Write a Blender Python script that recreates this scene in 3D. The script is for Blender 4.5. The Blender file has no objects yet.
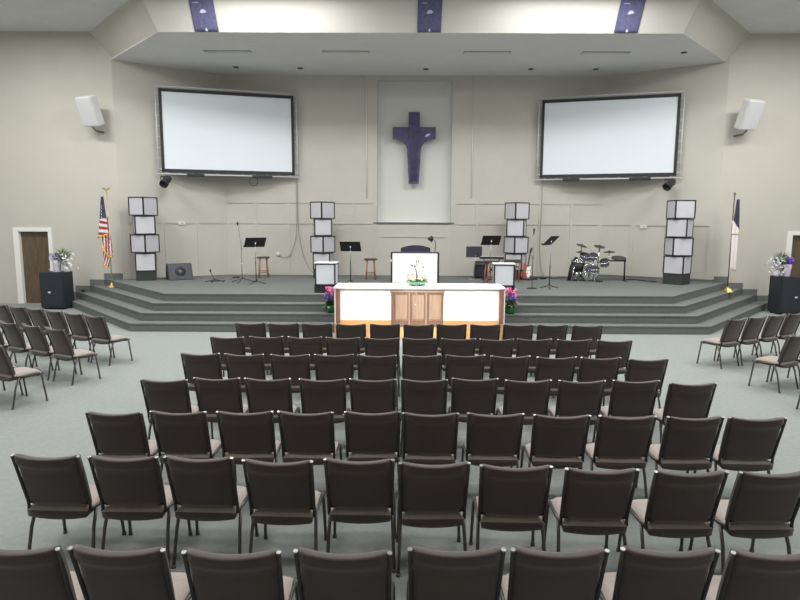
import bpy, bmesh, math, random
from mathutils import Vector, Matrix, noise
random.seed(7)
C = bpy.context.scene.collection
PI = math.pi
R = math.radians

# ------------------------------------------------------------------ materials
def mat(name, col, rough=0.6, metal=0.0, sheen=0.0, emit=None, estr=0.0, var=0.0, vscale=40.0, bump=0.0, bscale=300.0, spec=None, coat=0.0):
    m = bpy.data.materials.new(name); m.use_nodes = True
    nt = m.node_tree; b = nt.nodes['Principled BSDF']
    b.inputs['Base Color'].default_value = (*col, 1)
    b.inputs['Roughness'].default_value = rough
    b.inputs['Metallic'].default_value = metal
    if spec is not None: b.inputs['Specular IOR Level'].default_value = spec
    if sheen:
        b.inputs['Sheen Weight'].default_value = sheen; b.inputs['Sheen Roughness'].default_value = 0.5
    if coat: b.inputs['Coat Weight'].default_value = coat
    if emit:
        b.inputs['Emission Color'].default_value = (*emit, 1); b.inputs['Emission Strength'].default_value = estr
    if var or bump:
        tc = nt.nodes.new('ShaderNodeTexCoord')
    if var:
        n = nt.nodes.new('ShaderNodeTexNoise'); n.inputs['Scale'].default_value = vscale; n.inputs['Detail'].default_value = 6
        n.inputs['Roughness'].default_value = 0.65
        nt.links.new(tc.outputs['Object'], n.inputs['Vector'])
        r = nt.nodes.new('ShaderNodeValToRGB')
        r.color_ramp.elements[0].position = 0.3; r.color_ramp.elements[1].position = 0.7
        r.color_ramp.elements[0].color = (*[max(0, c * (1 - var)) for c in col], 1)
        r.color_ramp.elements[1].color = (*[min(1, c * (1 + var)) for c in col], 1)
        nt.links.new(n.outputs['Fac'], r.inputs['Fac']); nt.links.new(r.outputs['Color'], b.inputs['Base Color'])
    if bump:
        n2 = nt.nodes.new('ShaderNodeTexNoise'); n2.inputs['Scale'].default_value = bscale; n2.inputs['Detail'].default_value = 3
        nt.links.new(tc.outputs['Object'], n2.inputs['Vector'])
        bp = nt.nodes.new('ShaderNodeBump'); bp.inputs['Strength'].default_value = bump; bp.inputs['Distance'].default_value = 0.01
        nt.links.new(n2.outputs['Fac'], bp.inputs['Height']); nt.links.new(bp.outputs['Normal'], b.inputs['Normal'])
    return m

def wood(name, c1, c2, scale=(1.5, 1.5, 14), rough=0.45, axis='X'):
    m = bpy.data.materials.new(name); m.use_nodes = True
    nt = m.node_tree; b = nt.nodes['Principled BSDF']; b.inputs['Roughness'].default_value = rough
    tc = nt.nodes.new('ShaderNodeTexCoord'); mp = nt.nodes.new('ShaderNodeMapping')
    s = {'X': (scale[0], 18, 18), 'Z': (18, 18, scale[0])}[axis]
    mp.inputs['Scale'].default_value = s
    n = nt.nodes.new('ShaderNodeTexNoise'); n.inputs['Scale'].default_value = 1.6; n.inputs['Detail'].default_value = 7
    n.inputs['Distortion'].default_value = 0.6
    r = nt.nodes.new('ShaderNodeValToRGB'); r.color_ramp.elements[0].position = .32; r.color_ramp.elements[1].position = .68
    r.color_ramp.elements[0].color = (*c1, 1); r.color_ramp.elements[1].color = (*c2, 1)
    nt.links.new(tc.outputs['Object'], mp.inputs['Vector']); nt.links.new(mp.outputs['Vector'], n.inputs['Vector'])
    nt.links.new(n.outputs['Fac'], r.inputs['Fac']); nt.links.new(r.outputs['Color'], b.inputs['Base Color'])
    return m

M = dict(
    wall=mat('wall_paint', (0.535, 0.522, 0.475), 0.85, var=0.03, vscale=1.2, bump=0.05, bscale=90),
    panelpaint=mat('panel_paint', (0.48, 0.468, 0.42), 0.8),
    niche=mat('niche_paint', (0.66, 0.68, 0.645), 0.85),
    fascia=mat('fascia_paint', (0.60, 0.59, 0.555), 0.85, var=0.02, vscale=1.0),
    soffit=mat('soffit_paint', (0.70, 0.70, 0.705), 0.9, var=0.03, vscale=1.5),
    ceiling=mat('ceiling_paint', (0.68, 0.69, 0.68), 0.9, var=0.05, vscale=1.5),
    vent=mat('vent_paint', (0.36, 0.37, 0.37), 0.7),
    carpet=mat('hall_carpet', (0.265, 0.285, 0.280), 0.95, var=0.09, vscale=16, bump=0.3, bscale=160, spec=0.1),
    stagecarpet=mat('stage_carpet', (0.165, 0.176, 0.172), 0.95, var=0.08, vscale=20, bump=0.5, bscale=160, spec=0.1),
    trim=mat('white_trim', (0.80, 0.81, 0.80), 0.5),
    darkwood=wood('brown_door_wood', (0.085, 0.058, 0.035), (0.14, 0.10, 0.062), axis='Z'),
    fabric=mat('dark_brown_fabric', (0.074, 0.058, 0.055), 0.85, sheen=0.35, var=0.15, vscale=120, spec=0.2),
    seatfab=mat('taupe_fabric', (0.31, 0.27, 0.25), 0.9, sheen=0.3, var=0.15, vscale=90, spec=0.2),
    frame=mat('dark_powdercoat', (0.045, 0.042, 0.040), 0.42, metal=0.2, spec=0.5),
    litframe=mat('lit_powdercoat', (0.105, 0.092, 0.086), 0.4, metal=0.2, spec=0.5),  # dark frame coat for the legs, lightened to paint in light on them
    cable=mat('grey_cable_jacket', (0.28, 0.275, 0.25), 0.6),
    palepole=mat('pale_brass', (0.62, 0.56, 0.44), 0.35, metal=0.6),
    cap=mat('glossy_frame_cap', (0.30, 0.30, 0.30), 0.38, metal=0.6),
    black=mat('black_matte', (0.018, 0.018, 0.021), 0.55),
    blacksteel=mat('black_steel', (0.03, 0.03, 0.033), 0.4, metal=0.5),
    grille=mat('speaker_grille', (0.028, 0.034, 0.045), 0.6, metal=0.3, bump=0.6, bscale=220),
    subbox=mat('speaker_box_paint', (0.022, 0.027, 0.037), 0.5, bump=0.2, bscale=150),
    chrome=mat('chrome', (0.75, 0.76, 0.78), 0.15, metal=1.0),
    steel=mat('brushed_steel', (0.45, 0.46, 0.48), 0.35, metal=1.0),
    greysteel=mat('grey_steel', (0.20, 0.21, 0.23), 0.4, metal=0.6),
    screen=mat('projection_screen', (0.77, 0.82, 0.89), 0.7, spec=0.2),
    boxpanel=mat('diffuser_panel', (0.56, 0.56, 0.62), 0.55, var=0.03, vscale=8),
    boxwhite=mat('white_diffuser_panel', (0.74, 0.78, 0.84), 0.5, var=0.03, vscale=8),
    boxframe=mat('box_frame_black', (0.022, 0.022, 0.025), 0.5),
    basegreen=mat('box_base_dark', (0.030, 0.038, 0.036), 0.6),
    whitespk=mat('white_plastic', (0.72, 0.72, 0.74), 0.45),
    whitegr=mat('white_grille', (0.60, 0.61, 0.64), 0.6, bump=0.3, bscale=250),
    purple=mat('purple_cloth', (0.10, 0.097, 0.205), 0.85, sheen=0.3, var=0.25, vscale=14),
    bannermark=mat('pale_banner_print', (0.55, 0.55, 0.75), 0.8),
    crosscloth=mat('purple_draped_cloth', (0.085, 0.075, 0.16), 0.85, sheen=0.2, var=0.35, vscale=6, bump=0.5, bscale=12),
    stoolwood=wood('reddish_stool_wood', (0.30, 0.13, 0.085), (0.42, 0.20, 0.13), axis='Z'),
    stoolseat=mat('dark_stool_seat', (0.07, 0.055, 0.045), 0.45),
    mahog=wood('reddish_brown_wood', (0.22, 0.10, 0.075), (0.34, 0.17, 0.12), axis='Z'),
    midwood=wood('light_brown_wood', (0.13, 0.075, 0.050), (0.22, 0.135, 0.090), axis='Z'),
    midwood2=wood('pale_brown_wood', (0.27, 0.18, 0.13), (0.36, 0.25, 0.185), axis='Z'),
    oak=wood('golden_oak', (0.55, 0.30, 0.13), (0.68, 0.40, 0.18), axis='X'),
    altarwhite=mat('white_lacquer', (0.86, 0.85, 0.83), 0.4),
    lectwhite=mat('white_panel', (0.86, 0.87, 0.87), 0.45),
    gold=mat('gold_metal', (0.75, 0.58, 0.28), 0.3, metal=0.9),
    fringe=mat('gold_fringe', (0.80, 0.48, 0.05), 0.7),
    red=mat('flag_red', (0.32, 0.045, 0.06), 0.8),
    white=mat('flag_white', (0.78, 0.74, 0.72), 0.8),
    navy=mat('flag_navy', (0.040, 0.036, 0.075), 0.8),
    leaf=mat('green_leaves', (0.06, 0.16, 0.05), 0.6, var=0.3, vscale=30),
    paleleaf=mat('pale_green_leaves', (0.22, 0.30, 0.17), 0.6, var=0.25, vscale=30),
    pinkf=mat('pink_petals', (0.80, 0.22, 0.48), 0.6, var=0.2, vscale=30),
    purplef=mat('violet_petals', (0.26, 0.14, 0.60), 0.6, var=0.2, vscale=30),
    lavf=mat('lavender_petals', (0.50, 0.46, 0.68), 0.6, var=0.2, vscale=30),
    whitef=mat('white_petals', (0.78, 0.78, 0.80), 0.6),
    creamf=mat('cream_petals', (0.45, 0.38, 0.28), 0.6),
    potgreen=mat('green_foil', (0.035, 0.16, 0.05), 0.35, var=0.25, vscale=25),
    vase=mat('lavender_vase', (0.55, 0.50, 0.64), 0.35),
    vasewhite=mat('white_vase', (0.75, 0.75, 0.78), 0.35),
    bowl=mat('green_glass', (0.08, 0.24, 0.15), 0.1, spec=0.7),
    twig=mat('dark_twig', (0.05, 0.045, 0.04), 0.7),
    ribbon=mat('pale_ribbon', (0.38, 0.30, 0.27), 0.6),
    drumshell=mat('grey_drum_shell', (0.20, 0.205, 0.25), 0.3, metal=0.4),
    drumpad=mat('dark_drum_pad', (0.035, 0.037, 0.05), 0.5),
    cymbal=mat('dark_cymbal', (0.075, 0.070, 0.062), 0.45, metal=0.4),
    guitarw=mat('white_guitar_top', (0.86, 0.85, 0.82), 0.2, coat=0.5),
    guitarr=mat('red_brown_guitar', (0.35, 0.09, 0.06), 0.25, coat=0.5),
    amp=mat('purple_black_vinyl', (0.035, 0.032, 0.055), 0.6, bump=0.2, bscale=120),
    wedge=mat('wedge_grille', (0.050, 0.052, 0.070), 0.55, bump=0.3, bscale=120),
    wedgering=mat('wedge_cone_ring', (0.11, 0.11, 0.14), 0.5),
    yellow=mat('yellow_bulb', (0.9, 0.75, 0.15), 0.4, emit=(1.0, 0.8, 0.2), estr=1.2),
    lamp=mat('ceiling_lamp_lens', (0.9, 0.9, 0.9), 0.5, emit=(1.0, 0.98, 0.93), estr=3),
    upurple=mat('armchair_fabric', (0.030, 0.026, 0.060), 0.8, sheen=0.2),
)

# ------------------------------------------------------------------ mesh helpers
class MB:
    def __init__(s, *mats):
        s.bm = bmesh.new(); s.mats = list(mats)
    def mi(s, m):
        if m is None: return 0
        if m not in s.mats: s.mats.append(m)
        return s.mats.index(m)
    def poly(s, verts, faces, m=None, smooth=False):
        i = s.mi(m); vs = [s.bm.verts.new(v) for v in verts]
        for f in faces:
            try:
                fc = s.bm.faces.new([vs[k] for k in f]); fc.material_index = i; fc.smooth = smooth
            except ValueError: pass
        return s
    def box(s, lo, hi, m=None, mtx=None, bev=0.0):
        x0, y0, z0 = lo; x1, y1, z1 = hi
        tb = bmesh.new()
        v = [tb.verts.new(p) for p in [(x0,y0,z0),(x1,y0,z0),(x1,y1,z0),(x0,y1,z0),(x0,y0,z1),(x1,y0,z1),(x1,y1,z1),(x0,y1,z1)]]
        for f in [(0,3,2,1),(4,5,6,7),(0,1,5,4),(1,2,6,5),(2,3,7,6),(3,0,4,7)]: tb.faces.new([v[k] for k in f])
        if bev: bmesh.ops.bevel(tb, geom=list(tb.edges), offset=bev, segments=2, affect='EDGES')
        s._merge(tb, m, mtx, False); return s
    def _merge(s, tb, m, mtx=None, smooth=False):
        i = s.mi(m); mp = {}
        for v in tb.verts:
            mp[v] = s.bm.verts.new(mtx @ v.co if mtx else v.co)
        for f in tb.faces:
            try:
                n = s.bm.faces.new([mp[v] for v in f.verts]); n.material_index = i; n.smooth = smooth
            except ValueError: pass
        tb.free()
    def tube(s, pts, r, m=None, seg=8, closed=False, caps=True):
        pts = [Vector(p) for p in pts]; n = len(pts); i = s.mi(m); rings = []
        rr = r if isinstance(r, (list, tuple)) else [r] * n
        up = Vector((0, 0, 1)); prev = None
        for k in range(n):
            if k == 0: t = pts[1] - pts[0]
            elif k == n - 1: t = pts[-1] - pts[-2]
            else: t = (pts[k+1] - pts[k]).normalized() + (pts[k] - pts[k-1]).normalized()
            t.normalize()
            a = prev - t * prev.dot(t) if prev is not None else (up.cross(t) if abs(t.z) < .95 else Vector((1,0,0)).cross(t))
            if a.length < 1e-5: a = Vector((1,0,0)).cross(t)
            a.normalize(); prev = a; b = t.cross(a)
            rings.append([s.bm.verts.new(pts[k] + (a*math.cos(2*PI*q/seg) + b*math.sin(2*PI*q/seg)) * rr[k]) for q in range(seg)])
        for k in range(n-1):
            for q in range(seg):
                f = s.bm.faces.new([rings[k][q], rings[k][(q+1)%seg], rings[k+1][(q+1)%seg], rings[k+1][q]]); f.material_index = i; f.smooth = True
        if caps:
            f = s.bm.faces.new(rings[0][::-1]); f.material_index = i
            f = s.bm.faces.new(rings[-1]); f.material_index = i
        return s
    def lathe(s, prof, m=None, seg=24, mtx=None, smooth=True):
        i = s.mi(m); rings = []
        for r, z in prof:
            if r < 1e-6:
                p = Vector((0,0,z)); rings.append([s.bm.verts.new(mtx @ p if mtx else p)])
            else:
                ring = []
                for q in range(seg):
                    p = Vector((r*math.cos(2*PI*q/seg), r*math.sin(2*PI*q/seg), z)); ring.append(s.bm.verts.new(mtx @ p if mtx else p))
                rings.append(ring)
        for a, b in zip(rings, rings[1:]):
            for q in range(seg):
                q2 = (q+1) % seg
                if len(a) == 1 and len(b) == 1: continue
                if len(a) == 1: vs = [a[0], b[q2], b[q]]
                elif len(b) == 1: vs = [a[q], a[q2], b[0]]
                else: vs = [a[q], a[q2], b[q2], b[q]]
                f = s.bm.faces.new(vs); f.material_index = i; f.smooth = smooth
        for ring, rev in ((rings[0], True), (rings[-1], False)):
            if len(ring) > 1:
                f = s.bm.faces.new(ring[::-1] if rev else ring); f.material_index = i
        return s
    def prism(s, poly, z0, z1, m=None, mtx=None):
        i = s.mi(m); n = len(poly)
        T = (lambda p: mtx @ Vector(p)) if mtx else Vector
        a = [s.bm.verts.new(T((x, y, z0))) for x, y in poly]; b = [s.bm.verts.new(T((x, y, z1))) for x, y in poly]
        for f in [a[::-1], b] + [[a[k], a[(k+1)%n], b[(k+1)%n], b[k]] for k in range(n)]:
            fc = s.bm.faces.new(f); fc.material_index = i
        return s
    def build(s, name, parent=None, fix=True):
        if fix: bmesh.ops.recalc_face_normals(s.bm, faces=list(s.bm.faces))
        me = bpy.data.meshes.new(name); s.bm.to_mesh(me); s.bm.free()
        for m in s.mats: me.materials.append(m if not isinstance(m, str) else M[m])
        o = bpy.data.objects.new(name, me); C.objects.link(o)
        if parent: o.parent = parent
        return o

def mb(*m): return MB(*[M[k] for k in m])
def tag(o, label, cat, group=None):
    o['label'] = label; o['category'] = cat
    if group: o['group'] = group
    return o
def thing(name, label, cat, loc=(0,0,0), rz=0, group=None):
    o = bpy.data.objects.new(name, None); C.objects.link(o); o.empty_display_size = .1
    o.location = loc; o.rotation_euler = (0, 0, rz); return tag(o, label, cat, group)
def struct(o): o['kind'] = 'structure'; return o
def dup(root, loc, rz, label=None, group=None):
    kids = {}
    for o in C.objects:
        if o.parent: kids.setdefault(o.parent, []).append(o)
    return dup_with(root, kids, loc, rz, label, group)
def dup_with(root, kids, loc, rz, label=None, group=None):
    r = root.copy(); C.objects.link(r); r.location = loc; r.rotation_euler = (0, 0, rz)
    if label: r['label'] = label
    if group: r['group'] = group
    def rec(a, b):
        for ch in kids.get(a, []):
            c = ch.copy(); C.objects.link(c); c.parent = b; rec(ch, c)
    rec(root, r); return r
def RZ(a, loc=(0,0,0)): return Matrix.Translation(loc) @ Matrix.Rotation(a, 4, 'Z')

# ------------------------------------------------------------------ the room
CX = 0.36; YW = 17.4; YB = 19.1; ZC = 7.70; ZS = 6.95; HS = 0.74
XL, XR = -15.0, 15.7; YR = -4.0
struct(mb('carpet').box((XL, YR, -0.1), (XR, 19.9, 0)).build('floor'))
struct(mb('ceiling').box((XL, YR, ZC), (XR, 19.9, ZC+.15)).build('ceiling'))
struct(mb('wall').box((XL-.2, YR, 0), (XL, YW, ZC)).build('wall_left'))
struct(mb('wall').box((XR, YR, 0), (XR+.2, YW, ZC)).build('wall_right'))
struct(mb('wall').box((XL-.2, YR-.2, 0), (XR+.2, YR, ZC)).build('wall_rear'))
# left front wall with the door opening
WLX = -8.27; WRX = 9.12
def front_wall(x0, x1, d0, d1, dz):
    b = mb('wall')
    b.box((x0, YW, 0), (d0, YW+.25, ZC)); b.box((d1, YW, 0), (x1, YW+.25, ZC)); b.box((d0, YW, dz), (d1, YW+.25, ZC))
    return struct(b.build('wall_front'))
LD = (-11.28, -10.38, 2.14); RD = (11.29, 12.19, 2.14)
front_wall(XL, WLX, *LD)
front_wall(WRX, XR, *RD)
# angled wings and the back wall of the stage
BLX = -5.65; BRX = 6.30
def wing(x0, y0, x1, y1, t=.2):
    d = Vector((x1-x0, y1-y0)).normalized(); n = Vector((-d.y, d.x))
    if n.y < 0: n = -n
    return struct(mb('wall').prism([(x0,y0),(x1,y1),(x1+n.x*t,y1+n.y*t),(x0+n.x*t,y0+n.y*t)], 0, ZC).build('wall_wing'))
wing(WLX, YW, BLX, YB); wing(BRX, YB, WRX, YW)
# back wall with the niche
NX0, NX1, NZ0, NZ1 = -0.84, 1.50, 2.44, 6.80
b = mb('wall')
b.box((BLX, YB, 0), (NX0, YB+.2, ZC)).box((NX1, YB, 0), (BRX, YB+.2, ZC))
b.box((NX0, YB, 0), (NX1, YB+.2, NZ0)).box((NX0, YB, NZ1), (NX1, YB+.2, ZC))
struct(b.build('wall_back'))
b = mb('niche')
ND = .42; rr = .3; prof = []
for k in range(9):
    a = PI/2 * k/8; prof.append((NX0+.005 + rr*(1-math.cos(a)), YB+.01 + (ND-rr) + rr*math.sin(a)))
pl = [(NX0+.005, YB+.001)] + prof; pr = [(NX0+NX1-x, y) for x, y in pl][::-1]; inner = pl + pr
vs = []; fs = []
for x, y in inner: vs += [(x, y, NZ0), (x, y, NZ1)]
for k in range(len(inner)-1): fs.append((2*k, 2*k+2, 2*k+3, 2*k+1))
b.poly(vs, fs, smooth=True)
b.box((NX0-.02, YB+.2, NZ0-.05), (NX1+.02, YB+.6, NZ0)).box((NX0-.02, YB+.2, NZ1), (NX1+.02, YB+.6, NZ1+.05))
b.box((NX0-.1, YB+ND+.02, NZ0), (NX1+.1, YB+ND+.08, NZ1))
struct(b.build('wall_niche'))
struct(mb('greysteel').box((NX0-.12, YB-.05, NZ0-.035), (NX1+.1, YB+.02, NZ0)).build('trim_niche_sill'))

# soffit and its slanted fascia above the stage
sb = [(-8.20, 17.42), (-5.93, 14.94), (6.66, 14.94), (9.02, 17.42)]
dd = .47
def outset(d):
    out = []
    for k, (x, y) in enumerate(sb):
        if k in (0, 3):
            out.append((x + (-d/.73 if k == 0 else d/.73), y))
        else:
            s = (sb[1][0]-sb[0][0], sb[1][1]-sb[0][1]) if k == 1 else (sb[3][0]-sb[2][0], sb[3][1]-sb[2][1])
            n = Vector((-s[1], s[0])).normalized()
            if n.y > 0: n = -n
            m_ = Vector((0, -1)); o = (n+m_)/(1+n.dot(m_)); out.append((x+o.x*d, y+o.y*d))
    return out
st = outset(dd); H_ = ZC
lowp = [(x, y, ZS) for x, y in sb]; topp = [(x, y, H_) for x, y in st]
struct(mb('fascia').poly([lowp[1], lowp[2], topp[2], topp[1]], [(0,1,2,3)]).poly(
    [(lowp[1][0], lowp[1][1]+.1, ZS), (lowp[2][0], lowp[2][1]+.1, ZS), topp[2], topp[1]], [(3,2,1,0)]).build('wall_fascia', fix=False))
b = mb('wall')
b.poly([lowp[0], lowp[1], topp[1], topp[0]], [(0,1,2,3)]); b.poly([lowp[2], lowp[3], topp[3], topp[2]], [(0,1,2,3)])
struct(b.build('wall_fascia_side', fix=False))
struct(mb('soffit').prism([(-5.93,14.94),(6.66,14.94),(9.02,17.42),(9.02,YW+.05),(6.30,YB),(-5.65,YB),(-8.3,YW+.05)], ZS, ZS+.04).build('ceiling_soffit'))
# ceiling drop over the front walls is flat; crown line
for k, x in enumerate((-4.72, -1.56, 2.20, 5.36)):
    v = thing('ceiling_vent', 'faint grey slot vent in the stage soffit, %s from the left' % ['first', 'second', 'third', 'fourth'][k], 'vent', (x, 16.55, ZS), 0, 'slot vents in the soffit')
    mb('vent').box((-.63, -.10, -.018), (.63, .10, 0)).build('vent_frame', v)
    s_ = mb('soffit')
    for q in range(4): s_.box((-.60, -.08+q*.042, -.026), (.60, -.058+q*.042, -.018))
    s_.build('vent_slat', v)
for k, (x, y) in enumerate([(-4.95,18.17),(-3.08,18.26),(.64,18.32),(3.74,18.28),(5.65,18.26),(7.42,16.50)]):
    v = thing('recessed_can_light', 'small black recessed can light in the soffit, %s' % ['above the left screen corner','right of the left screen','above the cross niche','above the left edge of the right screen','above the middle of the right screen','at the far right soffit corner','at the far left soffit corner'][k], 'ceiling light', (x, y, ZS), 0)
    mb('black').lathe([(.0,-.012),(.060,-.012),(.08,-.016),(.08,0)], seg=20).build('can_trim', v)

# carpeted stage and its three steps
ang = R(47.5)
def stage_poly(k):           # k = 0 the lowest step ... 3 the platform
    y0 = 13.0 + .32*k; h = 6.45 - .143*k
    xl = CX-h; xr = CX+h; dx = (YW-y0)/math.tan(ang)
    return [(xl-dx, YW), (xl, y0), (xr, y0), (xr+dx, YW)], y0
for k in range(4):
    p, y0 = stage_poly(k)
    z0, z1 = .185*k, .185*(k+1)
    if k == 3: pts = p[:3] + [(p[3][0], YW), (WRX, YW), (BRX, YB), (BLX, YB), (WLX, YW)]
    else: pts = p
    b = mb('stagecarpet'); b.prism(pts, z0, z1-.03)
    # rounded nosing that overhangs a little
    nose = [(x, y) for x, y in pts]
    nose[1] = (p[1][0]-.006, p[1][1]-.015); nose[2] = (p[2][0]+.006, p[2][1]-.015)
    b.prism(nose, z1-.03, z1)
    struct(b.build('stage_platform' if k == 3 else 'stage_step'))
# carpeted base blocks against the wall beside each tread
for side in (-1, 1):
    b = mb('stagecarpet')
    xs = []
    for k in range(4):
        p, _ = stage_poly(k); xs.append(p[0][0] if side < 0 else p[3][0])
    for k in range(4):
        xa = xs[k]; xb = xs[k+1] if k < 3 else (WLX if side < 0 else WRX)
        lo, hi = min(xa, xb), max(xa, xb)
        b.box((lo, YW-.03, .185*(k+1)), (hi, YW, .185*(k+1)+.17))
    struct(b.build('baseboard_left' if side < 0 else 'baseboard_right'))
# carpet cove at the foot of the stage back wall on the right
struct(mb('stagecarpet').prism([(BRX-.05,YB),(BRX-.05,YB-.02),(WRX-.02,YW-.01),(WRX,YW)], HS, HS+.07).build('baseboard_wing'))

# panel mouldings on the stage walls
def rail(x0, y0, x1, y1, z, h=.035, t=.022, m='panelpaint'):
    d = Vector((x1-x0, y1-y0)).normalized(); n = Vector((d.y, -d.x))
    if n.y > 0: n = -n
    return [(x0,y0),(x1,y1),(x1+n.x*t,y1+n.y*t),(x0+n.x*t,y0+n.y*t)], z, z+h
def rails(name, segs, m='panelpaint'):
    b = mb(m)
    for sgm in segs:
        p, z0, z1 = rail(*sgm); b.prism(p, z0, z1)
    return struct(b.build(name))
def wl(t): return (WLX+(BLX-WLX)*t, YW+(YB-YW)*t)
def wr(t): return (BRX+(WRX-BRX)*t, YB+(YW-YB)*t)
seg = []
for a, c in ((.06,.36),(.42,.68),(.72,.98)):
    seg.append((*wl(a), *wl(c), 2.37)); seg.append((*wr(1-c), *wr(1-a), 2.37))
for t in (.06,.40,.70,.97):
    for f in (wl(t), wr(1-t)):
        pass
L_ = [-5.6,-4.72,-3.68,-2.62,-1.60,-.95]; R_ = [1.62,2.35,3.35,4.35,5.35,6.25]
for xs in (L_, R_):
    for a, c in zip(xs, xs[1:]):
        seg.append((a+.05, YB, c-.05, YB, 2.37)); seg.append((a+.05, YB, c-.05, YB, 3.02))
seg.append((-.70, YB, 1.35, YB, 1.96))
rails('trim_rails', seg)
b = mb('wall')
for t in (.04,.39,.70):
    for (p, q) in ((wl(t), wl(t+.03)), (wr(1-t-.03), wr(1-t))):
        pp, z0, z1 = rail(*p, *q, HS, 2.37-HS-.02, .018); b.prism(pp, z0, z1)
for x in L_[1:-1] + R_[1:-1] + [-.90, 1.56]:
    pp, z0, z1 = rail(x-.045, YB, x+.045, YB, HS, 3.0-HS, .018); b.prism(pp, z0, z1)
struct(b.build('trim_battens'))
# pale conduits on the back wall and cream rods
for x in (-1.17, 2.15):
    tag(mb('trim').tube([(x, YB-.03, 3.2), (x, YB-.03, ZS)], .012).build('conduit'), 'thin pale conduit on the back wall %s of the cross niche' % ('left' if x < 0 else 'right'), 'conduit')

# doors
def door(x0, x1, z1, n, knob_left):
    d = mb('darkwood').box((x0, YW+.10, 0.005), (x1, YW+.145, z1)).build('door_%d' % n)
    struct(d)
    k = mb('steel').lathe([(.028,0),(.028,.01),(.012,.02),(.012,.04),(.03,.055),(.03,.075),(0,.085)], mtx=Matrix.Translation(((x0+.07) if knob_left else (x1-.07), YW+.10, 1.0)) @ Matrix.Rotation(PI/2, 4, 'X')).build('door_knob', d)
    t = mb('trim'); w = .10
    t.box((x0-w*1.4, YW-.025, 0), (x0, YW, z1+w)).box((x1, YW-.025, 0), (x1+w*.9, YW, z1+w)).box((x0, YW-.025, z1), (x1, YW, z1+w))
    t.box((x0, YW-.02, 0), (x0+.02, YW+.25, z1)).box((x1-.02, YW-.02, 0), (x1, YW+.25, z1)).box((x0, YW-.02, z1-.02), (x1, YW+.25, z1))
    struct(t.build('trim_%d' % n))
    struct(mb('darkwood').box((x0-.3, YW+.3, 0), (x1+.3, YW+.35, z1+.3)).build('wall_behind_door'))
door(*LD, 1, False); door(*RD, 2, True)

# ------------------------------------------------------------------ chairs
def chair_leg(sx, front):
    b = mb('litframe')
    if front: pts = [(sx*.236, .232, .0), (sx*.226, .19, .36), (sx*.221, .17, .405)]
    else: pts = [(sx*.238, -.222, .0), (sx*.227, -.16, .27), (sx*.221, -.10, .40)]
    b.tube(pts, [.012, .0125, .0125], seg=8)
    b.lathe([(.016,0),(.016,.02),(.012,.024)], 'x', seg=8, mtx=Matrix.Translation((pts[0][0], pts[0][1], 0))) if False else None
    b.tube([(pts[0][0], pts[0][1], 0), (pts[0][0]*.999, pts[0][1]*.99, .022)], .0165, seg=8)
    return b
def back_curve(u, v, thick):
    """u -1..1 across, v 0 (bottom) .. 1 (top)"""
    z = .450 + v*.405
    y = -.165 - v*.115 - .032*(1-u*u)*(.5+.5*v)
    return Vector((u*.216*(1+.02*v), y+thick, z - .016*(1-u*u)*v))
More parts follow.
